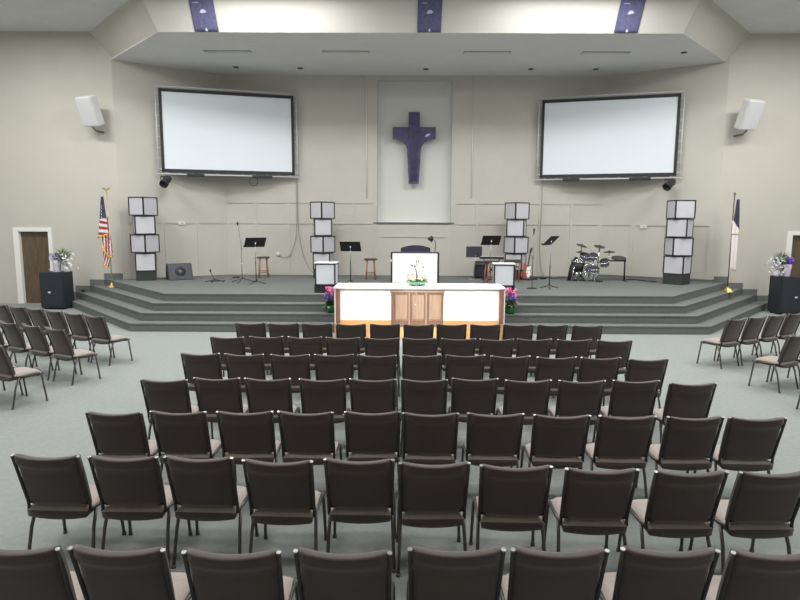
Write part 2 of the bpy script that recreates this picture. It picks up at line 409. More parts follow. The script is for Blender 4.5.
def make_chair():
    t = thing('padded_stacking_chair', 'chair', 'chair')
    # backrest: cushion front and dark rear shell wrapped over a padded top roll
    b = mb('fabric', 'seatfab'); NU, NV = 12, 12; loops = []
    for j in range(NV+1):                      # rear face, bottom -> top
        v = j/NV; off = -.012 - (.026*math.exp(-((v-.93)/.09)**2)) + (.009*math.exp(-((v-.77)/.02)**2)); loops.append((v*.97, off, 0))
    for a in (35, 70, 105, 140): loops.append((.97+.038*math.sin(R(a)), .003-.040*math.cos(R(a)), 0))
    for j in range(NV, -1, -1):
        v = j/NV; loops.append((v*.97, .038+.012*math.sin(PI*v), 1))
    grid = []
    for (v, off, mi_) in loops:
        row = []
        for i in range(NU+1):
            u = -1 + 2*i/NU; e = max(0, (abs(u)-.86)/.14); o2 = off*(1-.35*e*e) + .004*e
            row.append(b.bm.verts.new(back_curve(u, v, o2)))
        grid.append(row)
    for j in range(len(grid)):
        j2 = (j+1) % len(grid)
        for i in range(NU):
            f = b.bm.faces.new([grid[j][i], grid[j][i+1], grid[j2][i+1], grid[j2][i]]); f.smooth = True
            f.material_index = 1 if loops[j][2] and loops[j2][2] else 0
    for i in (0, NU):
        f = b.bm.faces.new([g[i] for g in grid])
    b.build('backrest', t)
    # seat cushion
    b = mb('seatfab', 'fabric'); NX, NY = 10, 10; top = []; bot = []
    for j in range(NY+1):
        y = -.212 + .432*j/NY; rt = []; rb = []
        for i in range(NX+1):
            u = -1+2*i/NX; w = .216 - .012*max(0, (j/NY-.7)/.3)
            e = (1-abs(u)**6)*(1-abs(2*j/NY-1)**10)
            fr = -.025*max(0, (j/NY-.75)/.25)**2
            rt.append(b.bm.verts.new((u*w, y, .418+.036*e - .008*(1-(1-u*u)**.5 if abs(u)<1 else 1)*0 + fr - .010*math.exp(-(u/.6)**2-((j/NY-.4)/.3)**2))))
            rb.append(b.bm.verts.new((u*w*.97, y, .372 - .020*(1-u*u) + fr*.3)))
        top.append(rt); bot.append(rb)
    for j in range(NY):
        for i in range(NX):
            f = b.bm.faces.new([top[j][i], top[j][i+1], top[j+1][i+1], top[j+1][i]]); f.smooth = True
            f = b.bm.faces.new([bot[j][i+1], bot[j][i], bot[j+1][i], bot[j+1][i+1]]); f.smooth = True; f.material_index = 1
    for j in range(NY):
        for i in (0, NX): f = b.bm.faces.new([top[j][i], top[j+1][i], bot[j+1][i], bot[j][i]]); f.smooth = True; f.material_index = 1
    for i in range(NX):
        for j in (0, NY): f = b.bm.faces.new([top[j][i], top[j][i+1], bot[j][i+1], bot[j][i]]); f.smooth = True; f.material_index = 1
    b.build('seat', t)
    b = mb('frame')                            # side rails that carry seat and legs, crossbar under
    for sx in (-1, 1):
        b.tube([(sx*.221, -.185, .415), (sx*.221, .0, .398), (sx*.221, .17, .398), (sx*.218, .215, .385)], .012, seg=8)
    b.tube([(-.221, -.09, .375), (.221, -.09, .375)], .010, seg=6); b.tube([(-.221, .15, .375), (.221, .15, .375)], .010, seg=6)
    b.build('seat_frame', t)
    b = mb('frame')
    for sx in (-1, 1):
        b.tube([(sx*.222, -.175, .405), (sx*.223, -.180, .47), (sx*.226, -.234, .65), (sx*.230, -.294, .852)], [.0115,.011,.011,.011], seg=8)
    b.tube([(-.219,-.180,.465),(.219,-.180,.465)], .008, seg=6)
    b.build('back_frame', t)
    for sx in (-1, 1):
        mb('cap').tube([(sx*.230, -.293, .850), (sx*.2302, -.295, .858)], .0125, seg=10).build('end_cap', t)
    for sx in (-1, 1):
        chair_leg(sx, True).build('leg', t); chair_leg(sx, False).build('leg', t)
    return t
ch0 = make_chair(); used = [False]; KIDS = {}
for o in C.objects:
    if o.parent: KIDS.setdefault(o.parent, []).append(o)
def put_chair(x, y, rz, label, group):
    if not used[0]:
        used[0] = True; ch0.location = (x, y, 0); ch0.rotation_euler = (0, 0, rz); ch0['label'] = label; ch0['group'] = group; return ch0
    return dup_with(ch0, KIDS, (x, y, 0), rz, label, group)
ROWS = [
  [(-1.91, 2.72), (-1.39, 2.72), (-0.83, 2.7), (-0.28, 2.71), (0.27, 2.74), (0.78, 2.74), (1.33, 2.75), (1.85, 2.73)],
  [(-2.43, 3.87), (-1.9, 3.86), (-1.38, 3.86), (-0.83, 3.81), (-0.29, 3.84), (0.21, 3.79), (0.76, 3.75), (1.31, 3.71), (1.87, 3.68), (2.41, 3.68)],
  [(-2.42, 4.8), (-1.89, 4.83), (-1.34, 4.84), (-0.81, 4.84), (-0.26, 4.86), (0.24, 4.83), (0.79, 4.83), (1.34, 4.8), (1.88, 4.79), (2.43, 4.78), (2.95, 4.77)],
  [(-2.42, 5.84), (-1.91, 5.92), (-1.38, 5.91), (-0.82, 5.9), (-0.3, 5.91), (0.23, 5.91), (0.75, 5.96), (1.28, 5.91), (1.83, 5.9), (2.39, 5.92), (2.92, 5.83)],
  [(-2.46, 7.05), (-1.92, 7.03), (-1.37, 7.02), (-0.84, 7.04), (-0.31, 7.02), (0.23, 7.04), (0.76, 7.05), (1.29, 7.01), (1.84, 6.97), (2.37, 6.96), (2.9, 6.89)],
  [(-2.44, 8.1), (-1.91, 8.15), (-1.37, 8.13), (-0.83, 8.11), (-0.29, 8.09), (0.24, 8.1), (0.77, 8.08), (1.29, 8.06), (1.82, 8.08), (2.36, 8.06), (2.91, 8.01)],
  [(-2.42, 9.25), (-1.89, 9.24), (-1.36, 9.24), (-0.82, 9.21), (-0.29, 9.23), (0.24, 9.2), (0.77, 9.24), (1.3, 9.24), (1.83, 9.24), (2.36, 9.24), (2.9, 9.2)],
]
ORD = ['first','second','third','fourth','fifth','sixth','seventh','eighth','ninth','tenth','eleventh']
RN = ['nearest row cut by photo bottom', 'second row from the camera', 'third row from the camera', 'fourth row from the camera',
      'fifth row from the camera', 'sixth row from the camera', 'front row facing the table']
for r, row in enumerate(ROWS):
    n = len(row)
    for k, (x, y) in enumerate(row):
        if k == 0: pos = 'leftmost'
        elif k == n-1: pos = 'rightmost'
        elif k <= n//2: pos = ORD[k] + ' from left'
        else: pos = ORD[n-1-k] + ' from right'
        a = R(random.uniform(-1.8, 1.8))
        # fixed extra turns read from the photo
        put_chair(x, y+.285, a, 'dark brown chair, %s in the %s' % (pos, RN[r]), 'chairs in the central block')
LEFTB = [[(-5.1, 10.13), (-5.6, 10.4), (-6.1, 10.67), (-6.59, 10.92), (-7.08, 11.17), (-7.58, 11.44)], [(-5.05, 8.92), (-5.57, 9.19), (-6.09, 9.43), (-6.6, 9.68)], [(-5.19, 7.76), (-5.69, 8.02)]]
RIGHTB = [[(5.52, 10.18), (6.0, 10.41), (6.48, 10.64), (6.96, 10.87)], [(5.6, 8.74), (6.09, 9.0)], [(5.58, 7.60)]]
RS = ['row nearest the steps', 'middle row', 'nearest row']
for blk, side, rot in ((LEFTB, 'left', -28.5), (RIGHTB, 'right', 29)):
    for r, row in enumerate(blk):
        for k, (x, y) in enumerate(row):
            pos = 'at the aisle end' if k == 0 else ORD[k] + ' from the aisle'
            put_chair(x, y, R(rot + random.uniform(-1.5, 1.5)), 'angled chair in the %s side block, %s, %s' % (side, pos, RS[r]), 'angled chairs in the %s side block' % side)

# ------------------------------------------------------------------ projector screens
def screen(x0, y0, x1, y1, zb, zt, label):
    cx, cy = (x0+x1)/2, (y0+y1)/2; W = math.hypot(x1-x0, y1-y0); a = math.atan2(y1-y0, x1-x0); Hh = zt-zb
    t = thing('projection_screen', label, 'screen', (cx, cy, zb), a)
    w = W/2
    mb('screen').box((-w+.13, .02, .13), (w-.13, .035, Hh-.07)).build('screen_surface', t)
    b = mb('black')
    b.box((-w+.06, 0, .07), (-w+.14, .05, Hh)).box((w-.14, 0, .07), (w-.06, .05, Hh)).box((-w+.06, 0, Hh-.09), (w-.06, .05, Hh)).box((-w+.06, 0, .06), (w-.06, .05, .15))
    b.build('screen_border', t)
    b = mb('whitegr')
    q = w+.03; b.tube([(-q, .04, 0), (-q, .04, Hh+.05)], .02, seg=8).tube([(q, .04, 0), (q, .04, Hh+.05)], .02, seg=8).tube([(-q-.06, .03, .0), (q+.06, .03, .0)], .022, seg=8).tube([(-q, .04, Hh+.06), (q, .04, Hh+.06)], .02, seg=8)
    n = 8
    for k in range(n):
        z = .15+(Hh-.3)*k/(n-1)
        for s in (-1, 1): b.box((-q-.04 if s < 0 else w-.08, .015, z-.010), (-w+.08 if s < 0 else q+.04, .03, z+.010))
    for k in range(11):
        x = -w+.2+(2*w-.4)*k/10; b.box((x-.012, .015, -.01), (x+.012, .03, .08)).box((x-.010, .015, Hh-.01), (x+.010, .03, Hh+.06))
    b.build('screen_truss', t)
    mb('black').box((-w+.75, -.01, -.06), (-w+1.25, .05, .02), bev=.008).build('screen_clamp', t)
    mb('black').box((w-1.35, -.01, -.06), (w-.75, .05, .02), bev=.008).build('screen_clamp', t)
    b = mb('greysteel'); 
    for s in (-.6, .6): b.tube([(s*w, .04, Hh*.8), (s*w, .22, Hh*.8)], .02, seg=6)
    b.build('wall_bracket', t)
    return t
screen(-7.20, 17.80, -3.35, 18.9, 3.83, 6.28, 'large white projection screen in black frame on the left wall')
screen(4.19, 18.9, 8.07, 17.8, 3.78, 6.18, 'large white projection screen in black frame on the right wall')
# little hanging loop of cable below left screen
tag(mb('black').tube([(-4.62+.13*math.cos(a*PI/8), 18.52, 3.66-.13*math.sin(a*PI/8)) for a in range(-1, 18)], .008, seg=6).build('cable_loop'), 'small coil of black cable hanging under the left screen', 'cable')
def cable(pts, r, label, m='cable', n=10):
    P = [Vector(p) for p in pts]; out = []
    for k in range(len(P)-1):
        p0 = P[max(0,k-1)]; p1 = P[k]; p2 = P[k+1]; p3 = P[min(len(P)-1,k+2)]
        for q in range(n):
            t = q/n; out.append(.5*((2*p1)+(p2-p0)*t+(2*p0-5*p1+4*p2-p3)*t*t+(3*p1-3*p2+p3-p0)*t**3))
    out.append(P[-1])
    return tag(mb(m).tube(out, r, seg=6).build('cable'), label, 'cable')
cable([(-3.40,19.04,3.85),(-3.40,19.05,2.6),(-3.45,19.05,1.9),(-3.62,19.05,1.42),(-3.85,19.05,1.30),(-4.0,19.05,1.40)], .009, 'thin grey cable curving from left screen down to the round wall plug')
cable([(-3.36,19.03,3.85),(-3.36,19.04,2.4),(-3.28,19.04,1.7),(-3.1,19.04,1.1),(-2.85,19.0,.78),(-2.6,18.9,.752)], .009, 'thin grey cable hanging from left screen to the stage floor')
cable([(4.36,19.04,3.85),(4.38,19.05,2.9),(4.36,19.05,2.0),(4.40,19.05,1.2),(4.5,18.95,.752)], .009, 'thin grey cable hanging from the right screen to the stage floor')
mbp = tag(mb('whitespk').lathe([(.06,0),(.06,.03),(.045,.04),(0,.04)], seg=20, mtx=Matrix.Translation((-4.03,19.09,1.41)) @ Matrix.Rotation(PI/2,4,'X')).build('wall_plug'), 'small round white wall socket behind the left music stand', 'socket')
def plate(p, a, label):
    t = thing('wall_plate', label, 'outlet', p, a)
    mb('whitespk').box((-.10,-.012,-.05),(.10,0,.05), bev=.004).build('cover_plate', t)
    mb('greysteel').box((-.02,-.016,-.012),(.05,-.011,.008)).build('slot', t)
aL = math.atan2(YB-YW, BLX-WLX)
def onwl(x, off=.028): 
    t = (x-WLX)/(BLX-WLX); return (x+off*math.sin(aL), YW+(YB-YW)*t-off*math.cos(aL))
def onwr(x, off=.028):
    t = (x-BRX)/(WRX-BRX); a = math.atan2(YW-YB, WRX-BRX); return (x+off*math.sin(a), YB+(YW-YB)*t-off*math.cos(a))
plate((*onwl(-6.82), 2.385), aL, 'small white wall plate on the panel rail above the floor monitor')
plate((*onwr(7.40), 2.34), math.atan2(YW-YB, WRX-BRX), 'small white wall plate on the panel rail left of the rightmost box tower')

# moving head spotlights under the screens
def spot_fixture(x, y, z, a, label):
    t = thing('spotlight', label, 'stage light', (x, y, z), a)
    mb('blacksteel').box((-.05,.10,.12),(.05,.36,.15)).box((-.14,.08,-.02),(-.12,.14,.15)).box((.12,.08,-.02),(.14,.14,.15)).box((-.14,.08,.12),(.14,.14,.15)).build('yoke', t)
    rot = Matrix.Rotation(R(38), 4, 'Y') @ Matrix.Rotation(R(135), 4, 'X')
    mb('black').lathe([(.06,-.20),(.10,-.17),(.11,0),(.11,.10),(.125,.11),(.125,.18),(.10,.18),(.095,.10),(0,.09)], seg=20, mtx=rot).build('lamp_body', t)
spot_fixture(-6.96, 17.62, 3.60, R(25), 'black spotlight hanging under the left screen corner')
spot_fixture(7.74, 17.60, 3.58, R(-25), 'black spotlight hanging under the right screen corner')

# white wall speakers
def wall_speaker(x, y, z, a, label):
    t = thing('wall_speaker', label, 'speaker', (x, y, z), a)
    tilt = Matrix.Rotation(R(22), 4, 'X')
    mb('whitespk').box((-.25,-.02,-.39),(.25,.26,.39), mtx=tilt, bev=.02).build('cabinet', t)
    mb('whitegr').box((-.235,-.035,-.37),(.235,-.018,.37), mtx=tilt, bev=.006).build('grille', t)
    mb('greysteel').tube([(.0,.15,-.36),(.0,.30,-.46),(.0,.62,-.46)], .025, seg=8).build('bracket', t)
wall_speaker(-8.72, 16.80, 5.41, R(-12), 'white speaker mounted on the wall left of the left screen')
wall_speaker(9.53, 16.80, 5.38, R(12), 'white speaker mounted on the wall right of the right screen')

# banners hanging on the slanted fascia
def banner(xc, label, g):
    n = Vector((0, -(ZC-ZS), -dd)).normalized()*.02
    up = Vector((0, -dd, ZC-ZS)); L = up.length
    t = thing('purple_banner', label, 'banner', (xc, 14.94-.001, ZS), 0, g)
    T = Matrix(((1,0,0,0),(0,-n.normalized().y*-1,up.normalized().y,0),(0,-n.normalized().z*-1,up.normalized().z,0),(0,0,0,1)))
    # local frame: x across, y = into the fascia, z = up the slope
    ey = -n.normalized(); ez = up.normalized()
    T = Matrix(((1, 0, 0, 0), (0, -ey.y if False else ey.y, ez.y, 0), (0, ey.z, ez.z, 0), (0, 0, 0, 1)))
    b = mb('purple'); NXX = 14; w = .285; rows_ = []
    for j in range(10):
        z = .015 + (L-.05)*j/9; rows_.append([b.bm.verts.new(T @ Vector((-w+2*w*i/NXX, -.02-.006*math.sin(i*1.7+.3*j), z))) for i in range(NXX+1)])
    rows2 = [[b.bm.verts.new(v.co - T.to_3x3() @ Vector((0,-.008,0))) for v in r_] for r_ in rows_]
    for G in (rows_, rows2):
        for j in range(9):
            for i in range(NXX): b.bm.faces.new([G[j][i], G[j][i+1], G[j+1][i+1], G[j+1][i]]).smooth = True
    for i in range(NXX): b.bm.faces.new([rows_[0][i], rows2[0][i], rows2[0][i+1], rows_[0][i+1]])
    for j in range(9):
        for i in (0, NXX): b.bm.faces.new([rows_[j][i], rows_[j+1][i], rows2[j+1][i], rows2[j][i]])
    b.build('banner_cloth', t)
    dove = [(-.08,-.03),(-.055,.03),(-.02,.055),(.03,.06),(.05,.035),(.085,.02),(.065,-.005),(.04,-.02),(.01,-.015),(-.02,-.035),(-.05,-.015)]
    b = mb('bannermark'); Rm = T @ Matrix.Translation((0, -.036, .46)) @ Matrix.Rotation(PI/2, 4, 'X')
    b.prism(dove, 0, .004, mtx=Rm)
    b.prism([(-.02,-.03),(.03,-.03),(.03,.0),(.015,.035),(-.015,.03)], 0, .004, mtx=T @ Matrix.Translation((0, -.036, .07)) @ Matrix.Rotation(PI/2,4,'X'))
    b.prism([(-.20,0),(-.07,-.005),(-.065,.015),(-.12,.012),(-.2,.012)], 0, .004, mtx=T @ Matrix.Translation((0, -.036, .66)) @ Matrix.Rotation(PI/2,4,'X'))
    b.build('banner_motif', t)
banner(-4.74, 'purple hanging banner with pale dove on the fascia, leftmost of three', 'purple banners on the fascia')
banner(.59, 'purple hanging banner with pale dove on the fascia above the cross', 'purple banners on the fascia')
banner(5.29, 'purple hanging banner with pale dove on the fascia, rightmost of three', 'purple banners on the fascia')

# cross
cx = .32
hw = [( .175, 5.88),( .175, 5.42),( .68, 5.42),( .68, 5.06)]
arc = []
for k in range(9):
    a = PI/2*k/8; arc.append((.22 + ((.40)*(1-math.sin(a))), 5.06 - .36*(1-math.cos(a))))
right = hw + arc + [(.16, 3.66)]
poly = [(cx+x, z) for x, z in right] + [(cx-x, z) for x, z in right[::-1]]
t = thing('wall_cross', 'purple cloth-draped cross hanging in the wall niche', 'cross', (cx, YB+.22, 3.66))
Mx = Matrix.Translation((-cx, .0, -3.66)) @ Matrix.Rotation(PI/2, 4, 'X')
mb('crosscloth').prism(poly, -.03, .07, mtx=Mx).build('cross_body', t)
b = mb('crosscloth')
for k in range(5):
    x = -.12+.06*k; b.tube([(x*1.6, -.075, 1.65), (x, -.078, 1.1), (x*.75, -.078, .08)], [.016,.022,.012], seg=6)
b.build('drape_fold', t)
mb('bannermark').prism([(.34,1.46),(.40,1.55),(.52,1.56),(.46,1.48)], .0705, .078, mtx=Matrix.Rotation(PI/2,4,'X')).build('pale_marking', t)
mb('black').box((-.05,.0,1.2),(.05,.17,1.35)).build('wall_mount', t)

# ------------------------------------------------------------------ light box towers
def light_box(parent, w, h, z, rot, pm='boxpanel', name='light_box', x=0, y=0):
    f = mb('boxframe'); e = .034; q = w/2; m = RZ(rot, (x, y, z))
    for sx in (-1, 1):
        for sy in (-1, 1):
            f.box((min(sx*q, sx*(q-e)), min(sy*q, sy*(q-e)), 0), (max(sx*q, sx*(q-e)), max(sy*q, sy*(q-e)), h), mtx=m)
    for zz in (0, h-e*.8):
        for s in (-1, 1):
            f.box((-q, min(s*q, s*(q-e)), zz), (q, max(s*q, s*(q-e)), zz+e*.8), mtx=m)
            f.box((min(s*q, s*(q-e)), -q, zz), (max(s*q, s*(q-e)), q, zz+e*.8), mtx=m)
    fo = f.build(name, parent)
    p = mb(pm); i = .010
    for s in (-1, 1):
        a, c = sorted((s*(q-i), s*(q-i-.01)))
        p.box((-q+e, a, e*.8), (q-e, c, h-e*.8), mtx=m); p.box((a, -q+e, e*.8), (c, q-e, h-e*.8), mtx=m)
    p.build('diffuser_panel', fo)
    return fo
def tower(x, y, z, w, h, rots, baserot, label, bh=.27):
    t = thing('light_box_tower', label, 'light tower', (x, y, z), 0, 'light box towers on the stage')
    b = mb('basegreen'); q = w/2-.01; b.box((-q,-q,0),(q,q,bh), mtx=RZ(baserot), bev=.004); b.build('base', t)
    zz = bh
    for r in rots[::-1]:
        light_box(t, w, h, zz, r); zz += h+.004
tower(-7.49, 17.22, HS, .555, .525, [R(23.6+45), R(29), R(23.6+45), R(21)], R(21), 'tower of white panel boxes beside the striped flag, leftmost of four')
tower(-2.45, 18.10, HS, .53, .505, [R(48.7), R(11), R(54), R(-3)], R(-3), 'tower of white panel boxes behind the left small pedestal')
tower(3.44, 18.20, HS, .53, .507, [R(28), R(-19), R(28), R(-26)], R(-26), 'tower of white panel boxes behind the right small pedestal, beside the guitar')
tower(7.77, 16.85, HS, .565, .512, [R(0), R(-41), R(0), R(-46)], R(-46), 'tower of white panel boxes beside the plain white flag, rightmost of four', .29)
def pedestal(x, y, rz, label):
    t = thing('light_box_pedestal', label, 'pedestal', (x, y, HS), rz, 'small light box pedestals at the stage edge')
    mb('boxframe').box((-.27,-.22,0),(.27,.22,.19), bev=.004).build('base', t)
    light_box(t, .50, .52, .19, 0, 'boxwhite')
    mb('boxwhite').box((-.27,-.26,.712),(.27,.26,.732), bev=.004).build('top_panel', t)
pedestal(-1.87, 14.45, R(-2), 'small white panel box on black base, left of the communion table')
pedestal(2.44, 14.42, R(-5), 'small white panel box on black base, right of the communion table')

# ------------------------------------------------------------------ communion table
ax = .35
t = thing('communion_table', 'long white communion table with reddish corner posts and wooden centre panel', 'table', (ax, 12.40, 0))
hwid = 1.80
mb('altarwhite').box((-hwid-.02,-.02,1.050),(hwid+.02,.90,1.085), bev=.008).build('tabletop', t)
mb('greysteel').box((-hwid+.06,.88,1.085),(hwid-.06,.895,1.094)).build('rear_edge_strip', t)
mb('altarwhite').box((-hwid+.06,.05,.38),(hwid-.06,.56,1.050)).box((-hwid+.02,.10,.30),(-hwid+.06,.56,1.02)).box((hwid-.06,.10,.30),(hwid-.02,.56,1.02)).build('white_front_panel', t)
mb('oak').box((-hwid+.0,-.02,0),(hwid-.0,.56,.31)).box((-hwid+.09,.0,.31),(hwid-.09,.56,.38)).build('oak_plinth', t)
for s in (-1, 1):
    mb('mahog').box((s*(hwid-.07)-.045,-.0,.31),(s*(hwid-.07)+.045,.09,1.05), bev=.005).build('corner_post', t)
    mb('altarwhite').box((s*(hwid-.012)-.012,.0,.31),(s*(hwid-.012)+.012,.09,1.05)).build('post_edge', t)
# centre cabinet of three framed panels
c = mb('midwood').box((-.60,-.032,.25),(.50,.06,1.0)).build('centre_panel', t)
for k in range(3):
    x0 = -.56+.355*k
    mb('midwood2').box((x0+.05,-.046,.42),(x0+.30,-.031,.93), bev=.006).build('raised_panel', c)
    mb('mahog').box((x0+.04,-.042,.385),(x0+.31,-.031,.42)).build('panel_shadow_line', c)
for k in range(2): mb('midwood2').box((-.235+.355*k,-.048,.255),(-.205+.355*k,-.031,.98)).build('stile', c)
mb('midwood2').box((-.62,-.045,.985),(.52,.04,1.015)).build('cornice', c)

# floral centrepiece in a green glass bowl
t = thing('floral_centrepiece', 'green glass bowl with cream flowers and a dark twig on the white communion table', 'flowers', (.30, 12.80, 1.086))
mb('bowl').lathe([(.06,0),(.13,.01),(.20,.05),(.23,.10),(.22,.10),(.18,.05),(0,.03)], seg=28).build('bowl', t)
def blossom(b, p, r, m, nrm=None):
    p = Vector(p); i = b.mi(M[m]) 
    n = Vector(nrm) if nrm else Vector((random.uniform(-1,1), random.uniform(-1,.2), random.uniform(-.1,1)))
    n.normalize(); a = n.orthogonal().normalized(); c_ = n.cross(a); ph = random.uniform(0, 6)
    for k in range(5):
        t0 = ph + k*2*PI/5; d = a*math.cos(t0)+c_*math.sin(t0); e = n.cross(d)
        vs = [b.bm.verts.new(q) for q in (p, p+d*r*.55+e*r*.38+n*r*.18, p+d*r+n*r*.30, p+d*r*.55-e*r*.38+n*r*.18)]
        f = b.bm.faces.new(vs); f.material_index = i
        vs = [b.bm.verts.new(q) for q in (p-n*r*.15, p+d*r*.55-e*r*.38+n*r*.05, p+d*r+n*r*.28, p+d*r*.55+e*r*.38+n*r*.05)]
        f = b.bm.faces.new(vs); f.material_index = i
def leafy(b, p, d, L, w, m):
    p = Vector(p); d = Vector(d).normalized(); s = d.cross(Vector((0,0,1))); s = s.normalized() if s.length > .01 else Vector((1,0,0))
    u = s.cross(d); i = b.mi(M[m])
    pts = [p, p+d*L*.35+s*w/2+u*L*.03, p+d*L*.7+s*w*.35+u*L*-.02, p+d*L-u*L*.12, p+d*L*.7-s*w*.35+u*L*-.02, p+d*L*.35-s*w/2+u*L*.03, p+d*L*.45+u*L*.08]
    v = [b.bm.verts.new(q) for q in pts]
    for f in ((0,1,6),(1,2,6),(2,3,6),(3,4,6),(4,5,6),(5,0,6)):
        fc = b.bm.faces.new([v[k] for k in f]); fc.material_index = i
b = mb('creamf')
for k in range(26):
    a = random.uniform(0, 2*PI); r = random.choice([.13,.17,.2]); blossom(b, (r*math.cos(a), r*math.sin(a)*.8, .10+random.uniform(0,.11)), .045, 'creamf')
b.build('blossoms', t, fix=False)
b = mb('paleleaf')
for k in range(46):
    a = random.uniform(0, 2*PI); leafy(b, (.12*math.cos(a), .12*math.sin(a), .08), (math.cos(a), math.sin(a), random.uniform(-.3,.9)), .14, .05, random.choice(['paleleaf','leaf']))
b.build('leaves', t, fix=False)
b = mb('twig')
b.tube([(0,0,.05),(-.005,0,.2),(-.02,0,.32),(-.05,0,.40)], [.016,.016,.009,.005], seg=6); b.tube([(-.02,0,.32),(-.10,0,.43),(-.14,0,.44)], .0025, seg=6)
b.tube([(-.05,0,.40),(-.02,0,.46),(-.015,0,.53)], .004, seg=6); b.tube([(-.01,0,.3),(.08,0,.37),(.14,0,.40)], .0018, seg=6); b.tube([(-.05,0,.4),(.02,0,.47),(.03,0,.54)], .003, seg=6)
for p in ((-.10,0,.43),(-.13,0,.44),(.13,0,.40),(-.015,0,.52),(.03,0,.53),(-.06,0,.42)): b.lathe([(0,-.03),(.013,0),(0,.03)], seg=8, mtx=Matrix.Translation(p))
b.build('twig', t)
b = mb('ribbon'); b.tube([(-.02,-.20,.05),(-.03,-.425,.01),(-.035,-.438,-.06),(-.01,-.438,-.3),(-.05,-.43,-.5),(-.06,-.43,-.66)], .009, seg=6)
b.lathe([(0,-.02),(.02,0),(0,.02)], m=M['whitef'], seg=10, mtx=Matrix.Translation((-.04,-.435,-.36))); b.build('ribbon', t)

# lectern
t = thing('lectern', 'wide white-fronted lectern with dark side edges behind the communion table', 'lectern', (.29, 14.60, HS-.0))
mb('lectwhite').box((-.555,-.02,.0),(.545,.01,.945)).build('front_panel', t)
mb('boxframe').box((-.60,0,0),(-.555,.45,.96)).box((.56,0,0),(.595,.45,.96)).box((-.60,-.0,.94),(.595,.45,.965)).box((-.555,.01,.3),(.56,.44,.33)).build('lectern_frame', t)
mb('whitespk').box((-.60,-.012,.74),(-.575,0,.80)).build('switch_plate', t)
t = thing('gooseneck_lamp', 'small grey gooseneck lamp on top of the lectern', 'lamp', (.78, 14.72, HS+.965))
mb('greysteel').lathe([(.06,0),(.06,.012),(.02,.02),(0,.02)], seg=20).build('lamp_base', t)
mb('greysteel').tube([(0,0,.01),(.01,0,.15),(.015,0,.26),(-.02,0,.315),(-.08,0,.33)], .014, seg=8).build('lamp_arm', t)
mb('blacksteel').lathe([(.03,.09),(.045,.07),(.075,-.04),(.068,-.04),(.035,.04),(0,.04)], seg=16, mtx=Matrix.Translation((-.11,0,.32)) @ Matrix.Rotation(R(35),4,'Y')).build('lamp_shade', t)

# arched-back armchair behind the lectern
t = thing('pulpit_armchair', 'dark armchair whose arched back shows above the lectern', 'chair', (.34, 16.3, HS), PI)
arch = [(-.41,.55)] + [(-.41+.82*k/12, 1.0+.075*math.sin(PI*k/12)) for k in range(13)] + [(.41,.55)]
mb('upurple').prism(arch, -.04, .05, mtx=Matrix.Translation((0,-.26,0)) @ Matrix.Rotation(PI/2,4,'X')).build('backrest', t)
mb('upurple').box((-.36,-.22,.36),(.36,.30,.47), bev=.03).build('seat', t)
for s in (-1, 1):
    mb('black').box((s*.39-.03,-.25,.0),(s*.39+.03,-.19,.62)).build('leg', t); mb('black').box((s*.39-.03,.24,0),(s*.39+.03,.30,.62)).build('leg', t)
    mb('black').box((s*.39-.035,-.25,.62),(s*.39+.035,.32,.66), bev=.01).build('armrest', t)
mb('chrome').lathe([(0,-.02),(.03,0),(0,.02)], seg=12, mtx=Matrix.Translation((-.27,-.33,.93))).build('knob', t)

# ------------------------------------------------------------------ music stands, stools, microphones
def music_stand(x, y, z, h, rz, label, w=.52, tilt=35, pole='blacksteel'):
    t = thing('music_stand', label, 'music stand', (x, y, z), rz, 'black music stands on the stage')
    b = mb('blacksteel')
    for k in range(3):
        a = R(90+120*k); b.tube([(0,0,.10),(.10*math.cos(a),.10*math.sin(a),.05),(.26*math.cos(a),.26*math.sin(a),.008)], .009, seg=6)
    b.build('tripod_base', t)
    mb('blacksteel').tube([(0,0,.05),(0,0,.62)], .013, seg=8).build('lower_pole', t)
    mb('steel').tube([(0,0,.60),(0,0,h-.08)], .008, seg=8).build('upper_pole', t)
    # desk leans towards the hall (seen from its back)
    T = Matrix.Translation((0,0,h)) @ Matrix.Rotation(R(tilt), 4, 'X')
    d = mb('black').box((-w/2,-.004,-.165),(w/2,.004,.165), mtx=T).box((-w/2,0,-.170),(w/2,.06,-.160), mtx=T).build('desk', t)
    mb('chrome').box((-.03,-.025,-.03),(.03,-.004,.03), mtx=T, bev=.006).tube([T @ Vector((0,-.02,0)), (0,0,h-.10)], .010, seg=8).build('tilt_bracket', t)
    return t
music_stand(-4.05, 16.25, HS, 1.14, R(32), 'black music stand with tilted desk between microphone and stool, leftmost', .58, 38)
music_stand(-1.47, 16.5, HS, 1.03, R(-6), 'black music stand left of the lectern, near the box tower', .58, 35)
music_stand(2.52, 17.12, HS, 1.20, R(10), 'black music stand right of the lectern above the keyboard', .55, 35)
music_stand(3.83, 15.47, HS, 1.25, R(50), 'black music stand with sharply angled desk beside the straight microphone stand, rightmost', .50, 45)
def stool(x, y, z, h, label, rz=0.3):
    t = thing('wooden_stool', label, 'stool', (x, y, z), rz, 'wooden stools on the stage')
    mb('stoolseat').lathe([(0,h-.05),(.18,h-.05),(.20,h-.04),(.20,h-.010),(.185,h),(0,h)], seg=28).build('seat', t)
    for k in range(4):
        a = PI/4+PI/2*k; mb('stoolwood').tube([(.195*math.cos(a),.195*math.sin(a),0),(.14*math.cos(a),.14*math.sin(a),h-.035)], [.021,.023], seg=10).build('leg', t)
    for z_, r_ in ((.14,.183),(.19,.179)):
        for k in range(2):
            a = PI/4+PI/2*k + (PI/2 if z_ > .2 else 0)
            p = [(r_*math.cos(a+PI/2*q), r_*math.sin(a+PI/2*q), z_) for q in (0,1)]; p2 = [(-q[0], -q[1], q[2]) for q in p]
            mb('stoolwood').tube(p if k == 0 else p2, .013, seg=8).build('rung', t)
